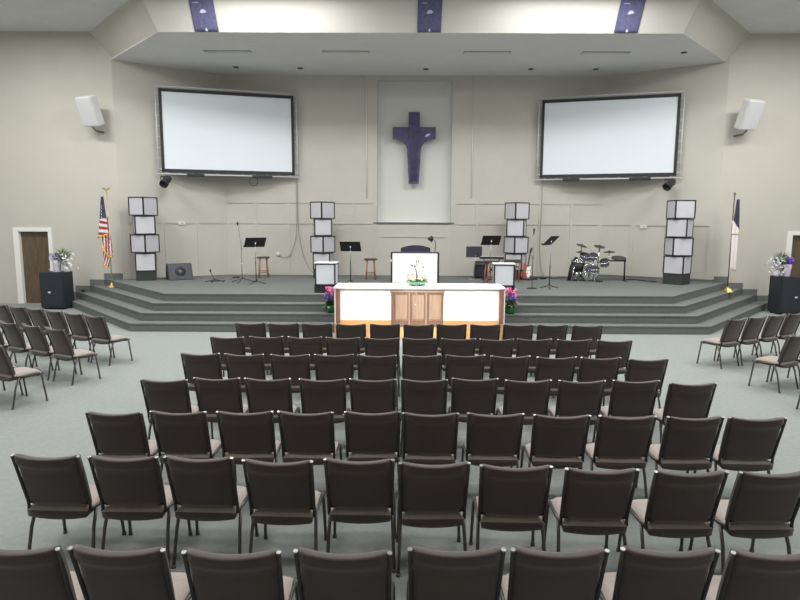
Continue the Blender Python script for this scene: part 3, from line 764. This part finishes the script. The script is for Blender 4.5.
stool(-4.30, 18.2, HS, .635, 'reddish wooden stool with dark round seat behind the left music stand')
stool(-.98, 17.8, HS, .62, 'reddish wooden stool with dark round seat just left of the lectern', .1)
stool(2.44, 16.50, HS, .66, 'reddish wooden stool beside the amplifier, partly behind the right pedestal', .2)
def straight_mic(x, y, z, h, label, rz=0):
    t = thing('microphone_stand', label, 'microphone stand', (x, y, z), rz)
    mb('blacksteel').lathe([(0,0),(.13,0),(.13,.012),(.03,.03),(0,.03)], seg=24).build('round_base', t)
    mb('greysteel').tube([(0,0,.02),(0,0,h-.12)], .011, seg=8).lathe([(.018,0),(.02,.03),(.018,.09)], seg=10, mtx=Matrix.Translation((0,0,h*.52))).build('pole', t)
    mb('black').tube([(0,0,h-.12),(0,-.02,h-.02)], [.014,.018], seg=8).lathe([(0,-.035),(.028,-.01),(.03,.015),(0,.04)], seg=12, mtx=Matrix.Translation((0,-.03,h))).build('microphone', t)
straight_mic(3.37, 15.45, HS, 1.53, 'straight black microphone stand standing right of the guitar')
t = thing('boom_microphone_stand', 'black tripod microphone stand with leaning upper arm on the left of the stage', 'microphone stand', (-4.53, 16.6, HS))
b = mb('blacksteel')
for a in (20, 160, 265): b.tube([(0,0,.12),(.34*math.cos(R(a)),.34*math.sin(R(a)),.012)], .010, seg=6)
b.build('tripod_base', t)
mb('greysteel').tube([(0,0,.08),(0,0,1.0)], .011, seg=8).build('pole', t)
mb('greysteel').tube([(.02,0,.92),(0,0,1.02),(-.075,-.02,1.62)], .009, seg=8).build('boom_arm', t)
mb('black').lathe([(0,-.06),(.016,-.05),(.026,.0),(.03,.02),(0,.05)], seg=12, mtx=Matrix.Translation((-.08,-.02,1.65))).build('microphone', t)
mb('whitespk').tube([(0,0,.52),(0,0,.55)], .016, seg=8).build('clutch_ring', t)
t = thing('short_microphone_stand', 'very short black microphone stand low on the stage floor near the floor monitor', 'microphone stand', (-5.34, 16.7, HS))
b = mb('blacksteel')
for a in (5, 185, 270): b.tube([(0,0,.07),(.26*math.cos(R(a)),.26*math.sin(R(a)),.010)], .010, seg=6)
b.tube([(-.18,.1,.012),(.22,.25,.012)], .010, seg=6); b.build('tripod_base', t)
mb('blacksteel').tube([(0,0,.05),(-.10,0,.28)], .010, seg=6).build('pole', t)
mb('black').lathe([(0,-.05),(.02,-.03),(.028,.02),(0,.05)], seg=12, mtx=Matrix.Translation((-.115,0,.32))).build('microphone', t)
t = thing('floor_pedal', 'small black pedal lying on the stage left of the leaning microphone stand', 'pedal', (-5.1, 18.0, HS), .2)
mb('black').box((-.10,-.06,0),(.10,.06,.035), bev=.008).build('pedal_body', t); mb('greysteel').box((-.08,-.045,.035),(.03,.045,.045)).build('foot_plate', t)

# floor wedge monitor
t = thing('floor_monitor', 'black wedge floor monitor standing by the left wing wall', 'speaker', (-6.60, 17.40, HS), R(32))
b = mb('subbox')
prof = [(-.24,0),(.22,0),(.22,.30),(.10,.47),(-.06,.47)]
T = Matrix(((0,0,1,0),(1,0,0,0),(0,1,0,0),(0,0,0,1)))
b.prism(prof, -.34, .34, mtx=T); b.build('cabinet', t)
n_ = Vector((0, -.47, .18)).normalized(); ctr = Vector((0, -.15, .235))
G = Matrix.Translation(ctr + n_*.002) @ Vector((0,0,1)).rotation_difference(n_).to_matrix().to_4x4()
mb('wedge').box((-.32,-.235,0),(.32,.235,.012), mtx=G, bev=.004).build('grille', t)
mb('wedgering').lathe([(.19,.012),(.19,.018),(.16,.018),(.16,.012)], seg=32, mtx=G).lathe([(.07,.012),(.07,.02),(0,.02)], seg=24, mtx=G).build('woofer_ring', t)

# amplifier, its stand and the keyboard
t = thing('amplifier', 'dark purple-black amplifier cabinet behind the keyboard', 'amplifier', (2.42, 18.35, HS), R(-5))
mb('amp').box((-.22,-.15,.02),(.22,.15,.52), bev=.012).build('cabinet', t)
mb('grille').box((-.20,-.162,.04),(.20,-.15,.40)).build('grille', t); mb('greysteel').box((-.20,-.162,.42),(.20,-.15,.49)).build('control_panel', t)
mb('black').box((-.20,-.13,0),(-.15,.13,.02)).box((.15,-.13,0),(.20,.13,.02)).build('foot', t)
t = thing('upright_music_desk', 'wide dark purple panel music desk beside the amplifier', 'music stand', (2.14, 18.0, HS), 0)
mb('steel').lathe([(.17,0),(.17,.012),(.02,.03),(0,.03)], seg=24).build('round_base', t)
mb('steel').tube([(0,0,.02),(.05,0,.80)], .014, seg=8).build('pole', t)
mb('amp').box((-.24,-.02,.66),(.24,.01,.99), bev=.004).build('desk', t)
mb('chrome').lathe([(0,-.03),(.03,0),(0,.03)], seg=12, mtx=Matrix.Translation((.05,-.03,.70))).build('clamp', t)
t = thing('keyboard', 'slim black keyboard on a folding stand right of the dark desk', 'keyboard', (2.62, 17.62, HS), R(-8))
mb('black').box((-.36,-.13,.64),(.36,.13,.70), bev=.01).build('keyboard_body', t)
mb('whitespk').box((-.33,.02,.70),(.33,.12,.708)).build('keys', t)
b = mb('blacksteel'); b.tube([(-.25,-.12,.01),(.25,-.1,.64)], .012, seg=6).tube([(.25,-.12,.01),(-.25,-.1,.64)], .012, seg=6).tube([(-.25,.12,.01),(.25,.1,.64)], .012, seg=6).tube([(.25,.12,.01),(-.25,.1,.64)], .012, seg=6)
b.tube([(-.25,-.12,.012),(-.25,.12,.012)], .012, seg=6).tube([(.25,-.12,.012),(.25,.12,.012)], .012, seg=6); b.build('folding_stand', t)
# wooden chair with curved dark back
t = thing('wooden_chair', 'reddish wooden chair with curved dark back rail in front of the box tower', 'chair', (3.14, 17.3, HS), 0)
for s in (-1, 1):
    mb('stoolwood').tube([(s*.20,-.20,0),(s*.20,-.21,.45),(s*.22,-.26,.64)], .018, seg=8).build('leg', t); mb('stoolwood').tube([(s*.19,.2,0),(s*.19,.2,.43)], .018, seg=8).build('leg', t)
b = mb('stoolseat'); P = [(-.25+.5*k/10, -.26-.05*math.sin(PI*k/10)) for k in range(11)]
b.prism(P+[(x, y+.025) for x, y in P[::-1]], .56, .66); b.build('back_rail', t)
for k in range(3): mb('stoolwood').tube([(-.1+.1*k,-.22,.44),(-.1+.1*k,-.285,.56)], .012, seg=6).build('spindle', t)
mb('stoolwood').box((-.22,-.22,.42),(.22,.22,.455), bev=.01).build('seat', t)

# guitar on a stand
t = thing('electric_guitar', 'red and white electric guitar leaning on its stand right of the wooden chair', 'guitar', (3.66, 17.70, HS+.05), R(-4))
G = Matrix.Rotation(R(9), 4, 'Y') @ Matrix.Rotation(R(-8), 4, 'X') @ Matrix.Diagonal((.85,1,.95,1))
body = [(-.05,.44),(-.10,.50),(-.15,.47),(-.16,.38),(-.12,.30),(-.13,.24),(-.18,.17),(-.19,.08),(-.14,.01),(-.03,-.01),(.08,.0),(.16,.06),(.18,.14),(.15,.22),(.12,.28),(.14,.35),(.13,.42),(.08,.44),(.04,.40),(-.02,.40)]
T2 = G @ Matrix.Rotation(PI/2, 4, 'X')
mb('guitarr').prism(body, -.025, .02, mtx=T2).build('guitar_body', t)
pg = [(-.02,.39),(.04,.39),(.11,.42),(.12,.36),(.10,.28),(.13,.22),(.16,.14),(.13,.07),(.06,.03),(.02,.10),(-.03,.2)]
mb('guitarw').prism(pg, .021, .026, mtx=T2).build('pickguard', t)
mb('stoolseat').box((-.02,-.045,.38),(.03,-.02,.82), mtx=G).build('neck', t)
mb('black').prism([(-.03,.82),(.04,.82),(.06,.97),(.03,1.0),(-.02,.94)], .022, .04, mtx=T2).build('headstock', t)
mb('chrome').box((-.03,-.034,.16),(.05,-.026,.18), mtx=G).box((-.03,-.034,.26),(.05,-.026,.275), mtx=G).build('pickup', t)
t = thing('guitar_stand', 'low black stand holding the electric guitar', 'stand', (3.68, 17.76, HS), 0)
b = mb('blacksteel'); b.tube([(0,.06,.42),(-.16,-.14,.01)], .010, seg=6).tube([(0,.06,.42),(.16,-.14,.01)], .010, seg=6).tube([(0,.06,.42),(0,.26,.01)], .010, seg=6); b.build('tripod', t)
mb('black').tube([(-.12,-.12,.035),(.12,-.12,.035)], .012, seg=6).tube([(-.12,-.12,.035),(-.12,-.17,.05)], .01, seg=6).tube([(.12,-.12,.035),(.12,-.17,.05)], .01, seg=6).build('cradle', t)

# ------------------------------------------------------------------ drum kit
t = thing('drum_kit', 'compact drum kit with dark cymbals on the right of the stage', 'drum kit', (5.70, 17.6, HS))
def cymb(x, y, z, r, tx, ty, z0=0.0):
    T = Matrix.Translation((x, y, z)) @ Matrix.Rotation(R(ty), 4, 'Y') @ Matrix.Rotation(R(tx), 4, 'X')
    c_ = mb('cymbal').lathe([(0,.035),(.03,.032),(.045,.012),(r*.6,.004),(r,-.010),(r,-.016),(r*.6,-.003),(0,.0)], seg=32, mtx=T).build('cymbal', t)
def stand(pts, r=.012, m='chrome'):
    return mb(m).tube(pts, r, seg=8)
cymb(-.43, 0, 1.05, .165, 14, 13); cymb(.08, -.05, 1.03, .165, 16, 5); cymb(.39, 0, .87, .165, 6, -4); cymb(-.48, -.05, .86, .14, 5, 0)
b = stand([(-.57+.0,-.25,.0),(-.46,-.02,.55),(-.44,0,1.03)]); b.tube([(-.78,-.25,.0),(-.60,-.05,.62)], .014, seg=8); b.tube([(-.48,-.05,0),(-.48,-.05,.88)], .008, seg=6); b.build('cymbal_stand', t)
mb('black').tube([(-.76,-.02,.0),(-.66,.02,.40),(-.56,.05,.70)], [.07,.10,.05], seg=10).build('side_drum_case', t)
stand([(.06,.05,.0),(.06,-.02,.55),(.08,-.05,1.0)], .022).build('centre_post', t)
stand([(.39,.02,.45),(.39,.0,.85)], .010).build('cymbal_post', t)
# bass drum facing the hall
T = Matrix.Translation((-.18, .12, .27)) @ Matrix.Rotation(PI/2, 4, 'X')
bd = mb('drumshell').lathe([(.24,-.17),(.25,-.18),(.25,.18),(.24,.19),(.235,.17),(0,.165)], seg=36, mtx=T).build('bass_drum', t)
mb('chrome').lathe([(.238,.185),(.262,.185),(.262,.215),(.238,.215)], seg=36, mtx=T).build('hoop', bd)
mb('drumpad').lathe([(0,.17),(.17,.17),(.17,.178),(0,.178)], seg=30, mtx=T).build('drum_head', bd)
def drum(x, y, z, r, h, tx, ty=0, m='drumpad', shell='drumshell'):
    T = Matrix.Translation((x, y, z)) @ Matrix.Rotation(R(ty), 4, 'Y') @ Matrix.Rotation(R(tx), 4, 'X')
    d = mb(shell).lathe([(0,0),(r*.96,0),(r*.96,h),(0,h)], seg=28, mtx=T).build('drum', t)
    mb('chrome').lathe([(r,0),(r+.008,0),(r+.008,.02),(r,.02)], seg=28, mtx=T).lathe([(r,h-.02),(r+.008,h-.02),(r+.008,h+.004),(r*.97,h+.004)], seg=28, mtx=T).build('hoop', d)
    mb(m).lathe([(0,h),(r*.97,h),(r*.97,h+.006),(0,h+.006)], seg=28, mtx=T).build('drum_head', d)
drum(-.36, -.06, .66, .13, .14, 35, 8); drum(-.12, -.08, .66, .12, .14, 35, -4); drum(.24, -.08, .48, .13, .15, 30, -15); drum(-.14, -.30, .30, .15, .12, 20)
drum(-.52, .06, .26, .20, .34, 8, 0, 'drumpad', 'black')
for x, y, z in ((-.14,-.30,0),(-.58,.10,0)):
    b = mb('steel')
    for k in range(3):
        a = R(30+120*k); b.tube([(x,y,.22),(x+.17*math.cos(a),y+.17*math.sin(a),.01)], .009, seg=6)
    b.tube([(x,y,.12),(x,y,.33)], .012, seg=6); b.build('drum_stand', t)
# rack, floor pad on the right
b = mb('chrome'); b.tube([(-.62,.0,.62),(-.2,-.02,.58),(.10,0,.56),(.35,0,.60)], .017, seg=8); b.tube([(-.50,.02,.0),(-.50,.0,.66)], .017, seg=8); b.tube([(-.38,-.42,0),(-.36,-.05,.60)], .012, seg=8); b.build('rack', t)
b = mb('blacksteel'); b.tube([(.25,0,.60),(.90,-.0,.60)], .020, seg=8); b.tube([(.86,0,.62),(.87,.0,.02)], .024, seg=8); b.tube([(.87,-.2,.012),(.87,.2,.012)], .015, seg=8); b.build('side_arm', t)
T = Matrix.Translation((.66, -.04, .66)) @ Matrix.Rotation(R(12), 4, 'X')
mb('cymbal').lathe([(0,0),(.20,0),(.215,.02),(.20,.045),(0,.05)], seg=32, mtx=T).build('drum_pad', t)
mb('drumpad').box((-.70,-.1,.0),(-.44,.30,.05), bev=.01).box((-.02,-.42,.0),(.10,-.12,.045), bev=.01).build('pedal', t)
# pedals and cables by the guitar and drums
cable([(3.9,18.4,.752),(4.3,18.55,.752),(4.7,18.3,.752),(5.0,18.5,.752),(5.3,18.2,.752)], .014, 'black cable lying along the stage floor between guitar and drums', 'black')
cable([(6.75,17.9,.752),(7.0,18.0,.752),(7.2,17.6,.752),(7.45,17.4,.752)], .014, 'black cable lying on the floor between drum kit and right box tower', 'black')
for k, (x, y) in enumerate(((3.98,17.9),(4.28,18.1))):
    t = thing('effects_pedal', 'small black effects pedal on the floor %s the guitar' % ('just right of' if k == 0 else 'two steps right of'), 'pedal', (x, y, HS), .3*k)
    mb('black').box((-.08,-.06,0),(.08,.06,.05), bev=.01).build('pedal_body', t); mb('greysteel').lathe([(.02,0),(.02,.015),(0,.015)], seg=10, mtx=Matrix.Translation((0,-.02,.05))).build('foot_switch', t)

# ------------------------------------------------------------------ big floor speakers with vases
def sub(x, y, rz, label, w, flip):
    t = thing('floor_speaker', label, 'speaker', (x, y, 0), rz)
    mb('subbox').box((-w/2,-.30,.04),(w/2,.20,1.03), bev=.008).build('cabinet', t)
    mb('grille').box((-w/2+.03,-.318,.08),(w/2-.03,-.30,.98), bev=.006).build('grille', t)
    mb('whitespk').box((-.10 if not flip else .0,-.326,.46),(-.03 if not flip else .07,-.318,.50)).build('badge', t)
    for sx in (-1, 1):
        for sy in (-1, 1): mb('black').lathe([(.03,0),(.035,.04)], seg=10, mtx=Matrix.Translation((sx*(w/2-.08), sy*.18-.04, 0))).build('foot', t)
sub(-9.69, 16.50, 0, 'large black floor speaker beside the left wooden door', .66, False)
sub(10.58, 16.27, R(0), 'large black floor speaker beside the right wooden door', .80, True)
def bouquet(x, y, z, label, mirror, cols):
    t = thing('flower_vase', label, 'flowers', (x, y, z))
    s = -1 if mirror else 1
    mb('vase').lathe([(.0,0),(.085,0),(.085,.01),(.10,.18),(.115,.33),(.105,.33),(.09,.18),(0,.03)], seg=24, mtx=Matrix.Translation((-.13*s,0,0))).build('vase', t)
    b = mb('whitef')
    for k in range(170):
        a = random.uniform(0, 2*PI); r = abs(random.gauss(0, .12)); zc = random.uniform(.08, .50)
        blossom(b, (.13*s + r*math.cos(a), r*math.sin(a), zc), .034, cols[0])
    b.build('white_blossoms', t, fix=False)
    b = mb('lavf')
    for k in range(100):
        a = random.uniform(0, 2*PI); r = random.uniform(0, .17); blossom(b, (-.14*s+r*math.cos(a), r*math.sin(a)*.7, .36+random.uniform(-.06,.15)), .036, cols[1])
    b.build('coloured_blossoms', t, fix=False)
    b = mb('paleleaf')
    for k in range(90):
        a = random.uniform(0, 2*PI); e = random.uniform(.2, 1.6)
        p = (.06*s+.12*math.cos(a)*random.random(), .10*math.sin(a), random.uniform(.3,.55)); leafy(b, p, (math.cos(a), math.sin(a)*.7, e), random.uniform(.12,.24), .035, random.choice(['paleleaf','leaf']))
    b.build('foliage', t, fix=False)
    b = mb('leaf')
    for k in range(16):
        a = random.uniform(0, 2*PI); b.tube([(.1*s*(k%2)-.06*s,0,.03),(.1*s+.08*math.cos(a),.08*math.sin(a),.5)], .004, seg=4)
    b.build('stems', t)
    mb('vasewhite').lathe([(0,0),(.07,0),(.08,.08),(.05,.16),(.04,.16),(.0,.02)], seg=20, mtx=Matrix.Translation((.13*s,0,0))).build('small_vase', t)
bouquet(-9.50, 16.42, 1.03, 'lavender vase with white and lilac flowers on the left floor speaker', False, ('whitef','lavf'))
bouquet(10.33, 16.20, 1.03, 'vase with white and violet flowers on the right floor speaker', True, ('whitef','purplef'))

# potted flowers on the steps either side of the table
def potted(x, y, z, label, s):
    t = thing('potted_flower', label, 'flowers', (x, y, z))
    mb('potgreen').lathe([(0,0),(.08,0),(.10,.10),(.12,.17),(.105,.17),(0,.12)], seg=20).build('pot', t)
    b = mb('leaf')
    for k in range(80):
        a = random.uniform(0, 2*PI); leafy(b, (.05*math.cos(a),.05*math.sin(a),random.uniform(.13,.30)), (math.cos(a), math.sin(a), random.uniform(-.2,1.2)), random.uniform(.10,.19), .06, random.choice(['leaf','leaf','paleleaf']))
    b.build('leaves', t, fix=False)
    b = mb('purplef')
    for k in range(50):
        a = random.uniform(0, 2*PI); r = random.uniform(0,.12); blossom(b, (r*math.cos(a)-.03*s, r*math.sin(a), .36+random.uniform(-.07,.08)), .036, 'purplef')
    b.build('violet_blossoms', t, fix=False)
    b = mb('pinkf')
    for k in range(60):
        a = random.uniform(0, 2*PI); r = random.uniform(0,.14); blossom(b, (r*math.cos(a)+.02*s, r*math.sin(a), .50+random.uniform(-.08,.09)), .038, 'pinkf')
    b.build('pink_blossoms', t, fix=False)
    b = mb('leaf')
    for k in range(10):
        a = 2*PI*k/10; b.tube([(.02*math.cos(a),.02*math.sin(a),.12),(.08*math.cos(a),.08*math.sin(a),.47)], .005, seg=4)
    b.build('stems', t)
potted(-1.66, 13.48, .37, 'pink and violet flowers in a green pot on the steps left of the table', 1)
potted(2.47, 13.48, .37, 'pink and violet flowers in a green pot on the steps right of the table', -1)

# ------------------------------------------------------------------ flags
def flag_pole(x, y, z, h, label, top):
    t = thing('flag_pole', label, 'flag pole', (x, y, z))
    mb('gold').lathe([(.15,0),(.15,.02),(.11,.035),(.05,.07),(.03,.13),(0,.13)], seg=28).build('pole_base', t)
    mb('palepole' if top == 'eagle' else 'stoolseat').tube([(0,0,.1),(0,0,h)], .014, seg=10).build('pole', t)
    if top == 'eagle':
        b = mb('gold'); b.lathe([(0,0),(.03,.02),(0,.05)], seg=12, mtx=Matrix.Translation((0,0,h))); b.lathe([(0,-.01),(.022,.02),(.02,.07),(0,.10)], seg=10, mtx=Matrix.Translation((0,0,h+.05)))
        for s in (-1, 1): b.prism([(0,0),(s*.06,.06),(s*.12,.07),(s*.10,.03),(s*.05,-.01)], -.008, .008, mtx=Matrix.Translation((0,0,h+.09)) @ Matrix.Rotation(PI/2,4,'X'))
        b.build('eagle_finial', t)
    else:
        b = mb('greysteel'); b.box((-.012,-.012,0),(.012,.012,.14), mtx=Matrix.Translation((0,0,h))).box((-.045,-.012,.07),(.045,.012,.095), mtx=Matrix.Translation((0,0,h))); b.build('cross_finial', t)
    return t
def sheet(b, ltop, rtop, lbot, rbot, y, matf, nu=20, nv=40, amp=.03, folds=3.2, ph=0.0, thick=.006):
    """hanging folded cloth between two edge curves; matf(u, v) gives the material"""
    G = []
    for j in range(nv+1):
        v = j/nv; row = []
        xl = ltop[0]*(1-v)+lbot[0]*v; xr = rtop[0]*(1-v)+rbot[0]*v
        for i in range(nu+1):
            u = i/nu; zt = ltop[1]*(1-u)+rtop[1]*u; zb = lbot[1]*(1-u)+rbot[1]*u
            row.append((xl*(1-u)+xr*u, y + amp*(.4+.6*v)*math.sin(folds*2*PI*u+ph+v*1.1), zt*(1-v)+zb*v))
        G.append(row)
    A = [[b.bm.verts.new(p) for p in r_] for r_ in G]; B = [[b.bm.verts.new((p[0], p[1]+thick, p[2])) for p in r_] for r_ in G]
    for j in range(nv):
        for i in range(nu):
            m = b.mi(M[matf((i+.5)/nu, (j+.5)/nv)])
            for S in (A, B):
                f = b.bm.faces.new([S[j][i], S[j][i+1], S[j+1][i+1], S[j+1][i]]); f.material_index = m; f.smooth = True
    for j in range(nv):
        for i in (0, nu):
            f = b.bm.faces.new([A[j][i], A[j+1][i], B[j+1][i], B[j][i]])
    for i in range(nu):
        for j in (0, nv):
            f = b.bm.faces.new([A[j][i], A[j][i+1], B[j][i+1], B[j][i]])
fx, fy, fz = -8.34, 16.85, .555
flag_pole(fx, fy, fz, 2.66, 'brass flag pole with eagle finial and round base on the left steps', 'eagle')
t = thing('striped_flag', 'folded red and white striped flag with starry blue canton and gold fringe', 'flag', (fx, fy-.04, fz))
b = mb('red')
def m1(u, v):        # canton then slanted stripes
    if v < .56:
        q = (int(u*9), int(v*26)); return 'white' if (q[0]*7+q[1]*3) % 6 == 0 and v > .22 and 0 < u*9-int(u*9) < .6 else 'navy'
    return 'red' if int((v*1.0 + .10*(1-u))*13.5) % 2 else 'white'
sheet(b, (-.11, 2.56), (-.04, 2.56), (-.26, 1.42), (.03, 1.52), -.075, m1, 22, 56, .018, 2.0)
def m2(u, v): return 'red' if int((u + .35*v)*6.2) % 2 else 'white'
sheet(b, (-.20, 1.62), (.05, 2.05), (-.12, 1.02), (.13, .86), -.040, m2, 24, 30, .020, 2.5, 1.0)
sheet(b, (-.16, 1.25), (.10, 1.2), (-.20, .66), (-.04, .58), -.010, lambda u, v: 'red' if int((u + .5*v)*5.5) % 2 else 'white', 20, 20, .015, 2.0, .6)
b.build('flag_cloth', t)
b = mb('fringe')
b.tube([(-.26,-.10,1.42),(-.12,-.11,1.46),(.03,-.10,1.52)], .022, seg=6); b.tube([(-.19,-.06,1.20),(-.10,-.07,1.02),(.0,-.07,.90),(.13,-.06,.86)], .020, seg=6)
b.tube([(-.20,-.03,.66),(-.12,-.03,.60),(-.04,-.03,.58)], .018, seg=6); b.build('gold_fringe', t)
gx, gy = 9.17, 16.72
flag_pole(gx, gy, .555, 2.62, 'thin brown flag pole with cross finial on the right steps', 'cross')
t = thing('white_flag', 'folded plain white flag with navy top on the right pole', 'flag', (gx+.04, gy-.04, .555))
b = mb('white')
sheet(b, (-.02, 2.56), (.06, 2.56), (-.09, 1.60), (.13, 1.60), -.05, lambda u, v: 'navy' if v < .60+.28*u else 'white', 18, 30, .015, 2)
sheet(b, (-.09, 1.98), (.13, 1.92), (-.04, .62), (.12, .56), -.035, lambda u, v: 'white', 18, 20, .03, 2.2)
b.build('flag_cloth', t)
# small floor lamps on the steps
t = thing('tiny_spotlight', 'tiny black cup spotlight on the steps by the left wall', 'light', (-9.40, 17.25, .185))
mb('black').lathe([(.05,0),(.05,.02),(.015,.03),(.015,.16),(.04,.18),(.07,.25),(.06,.25),(0,.19)], seg=16).build('lamp_body', t)
t = thing('uplight', 'small round brass uplight glowing yellow at the foot of the right flag', 'light', (9.05, 16.40, .555))
mb('gold').lathe([(.12,0),(.12,.03),(.08,.05),(0,.05)], seg=20).build('lamp_base', t); mb('yellow').lathe([(.05,.05),(.04,.09),(0,.10)], seg=16).build('bulb', t)

# ------------------------------------------------------------------ lights
def area(x, y, z, sx, sy, p, col=(1,.985,.95), tgt=None):
    l = bpy.data.lights.new('ceiling_lamp', 'AREA'); l.shape = 'RECTANGLE'; l.size = sx; l.size_y = sy; l.energy = p; l.color = col
    o = bpy.data.objects.new('ceiling_lamp', l); C.objects.link(o); o.location = (x, y, z)
    if tgt: o.rotation_euler = (Vector(tgt)-Vector((x,y,z))).to_track_quat('-Z','Y').to_euler()
    return o
LP = 1.15
for x in (-9.5, -3.2, 3.9, 10.2):
    area(x, 13.4, 7.6, 3.0, .8, 270*LP)
    area(x, 9.2, 7.6, 3.2, 1.6, 195*LP)
    area(x, 5.5, 7.6, 3.2, 1.6, 105*LP)
for x in (-4, .3, 4.6): area(x, 2.4, 7.6, 2.4, 1.2, 85*LP)
def spot(loc, tgt, p, ang_, blend=.35, col=(1,.95,.88), r=.12):
    l = bpy.data.lights.new('stage_spot', 'SPOT'); l.energy = p; l.spot_size = R(ang_); l.spot_blend = blend; l.color = col; l.shadow_soft_size = r
    o = bpy.data.objects.new('stage_spot', l); C.objects.link(o); o.location = loc
    o.rotation_euler = (Vector(tgt)-Vector(loc)).to_track_quat('-Z','Y').to_euler()
spot((-.6, 3.5, 7.4), (-.25, 12.4, .72), 5400, 12.5); spot((1.3, 3.5, 7.4), (.95, 12.4, .72), 5400, 12.5)
spot((.35, 5.0, 7.4), (.32, 14.6, 1.25), 2200, 8.5)

w = bpy.data.worlds.new('World'); bpy.context.scene.world = w; w.use_nodes = True
w.node_tree.nodes['Background'].inputs[0].default_value = (.8,.85,.9,1); w.node_tree.nodes['Background'].inputs[1].default_value = .3

# ------------------------------------------------------------------ camera
F = 593.0; P = math.atan((300-222)/F); YAW = R(.3); ROLL = R(.27)
f = Vector((-math.sin(YAW)*math.cos(P), math.cos(YAW)*math.cos(P), -math.sin(P)))
r0 = Vector((math.cos(YAW), math.sin(YAW), 0)); u0 = r0.cross(f)
r_ = r0*math.cos(ROLL)+u0*math.sin(ROLL); u_ = r_.cross(f)
cam = bpy.data.cameras.new('camera'); co = bpy.data.objects.new('camera', cam); C.objects.link(co)
cam.sensor_width = 36; cam.lens = F/800*36; cam.clip_start = .05; cam.clip_end = 200
mtx = Matrix((( r_.x, u_.x, -f.x, 0), (r_.y, u_.y, -f.y, 0), (r_.z, u_.z, -f.z, 2.45), (0,0,0,1)))
co.matrix_world = mtx
sc = bpy.context.scene; sc.camera = co
sc.view_settings.view_transform = 'Standard'; sc.view_settings.look = 'None'; sc.view_settings.gamma = 1
sc.view_settings.use_curve_mapping = False
sc.view_settings.exposure = 0.0
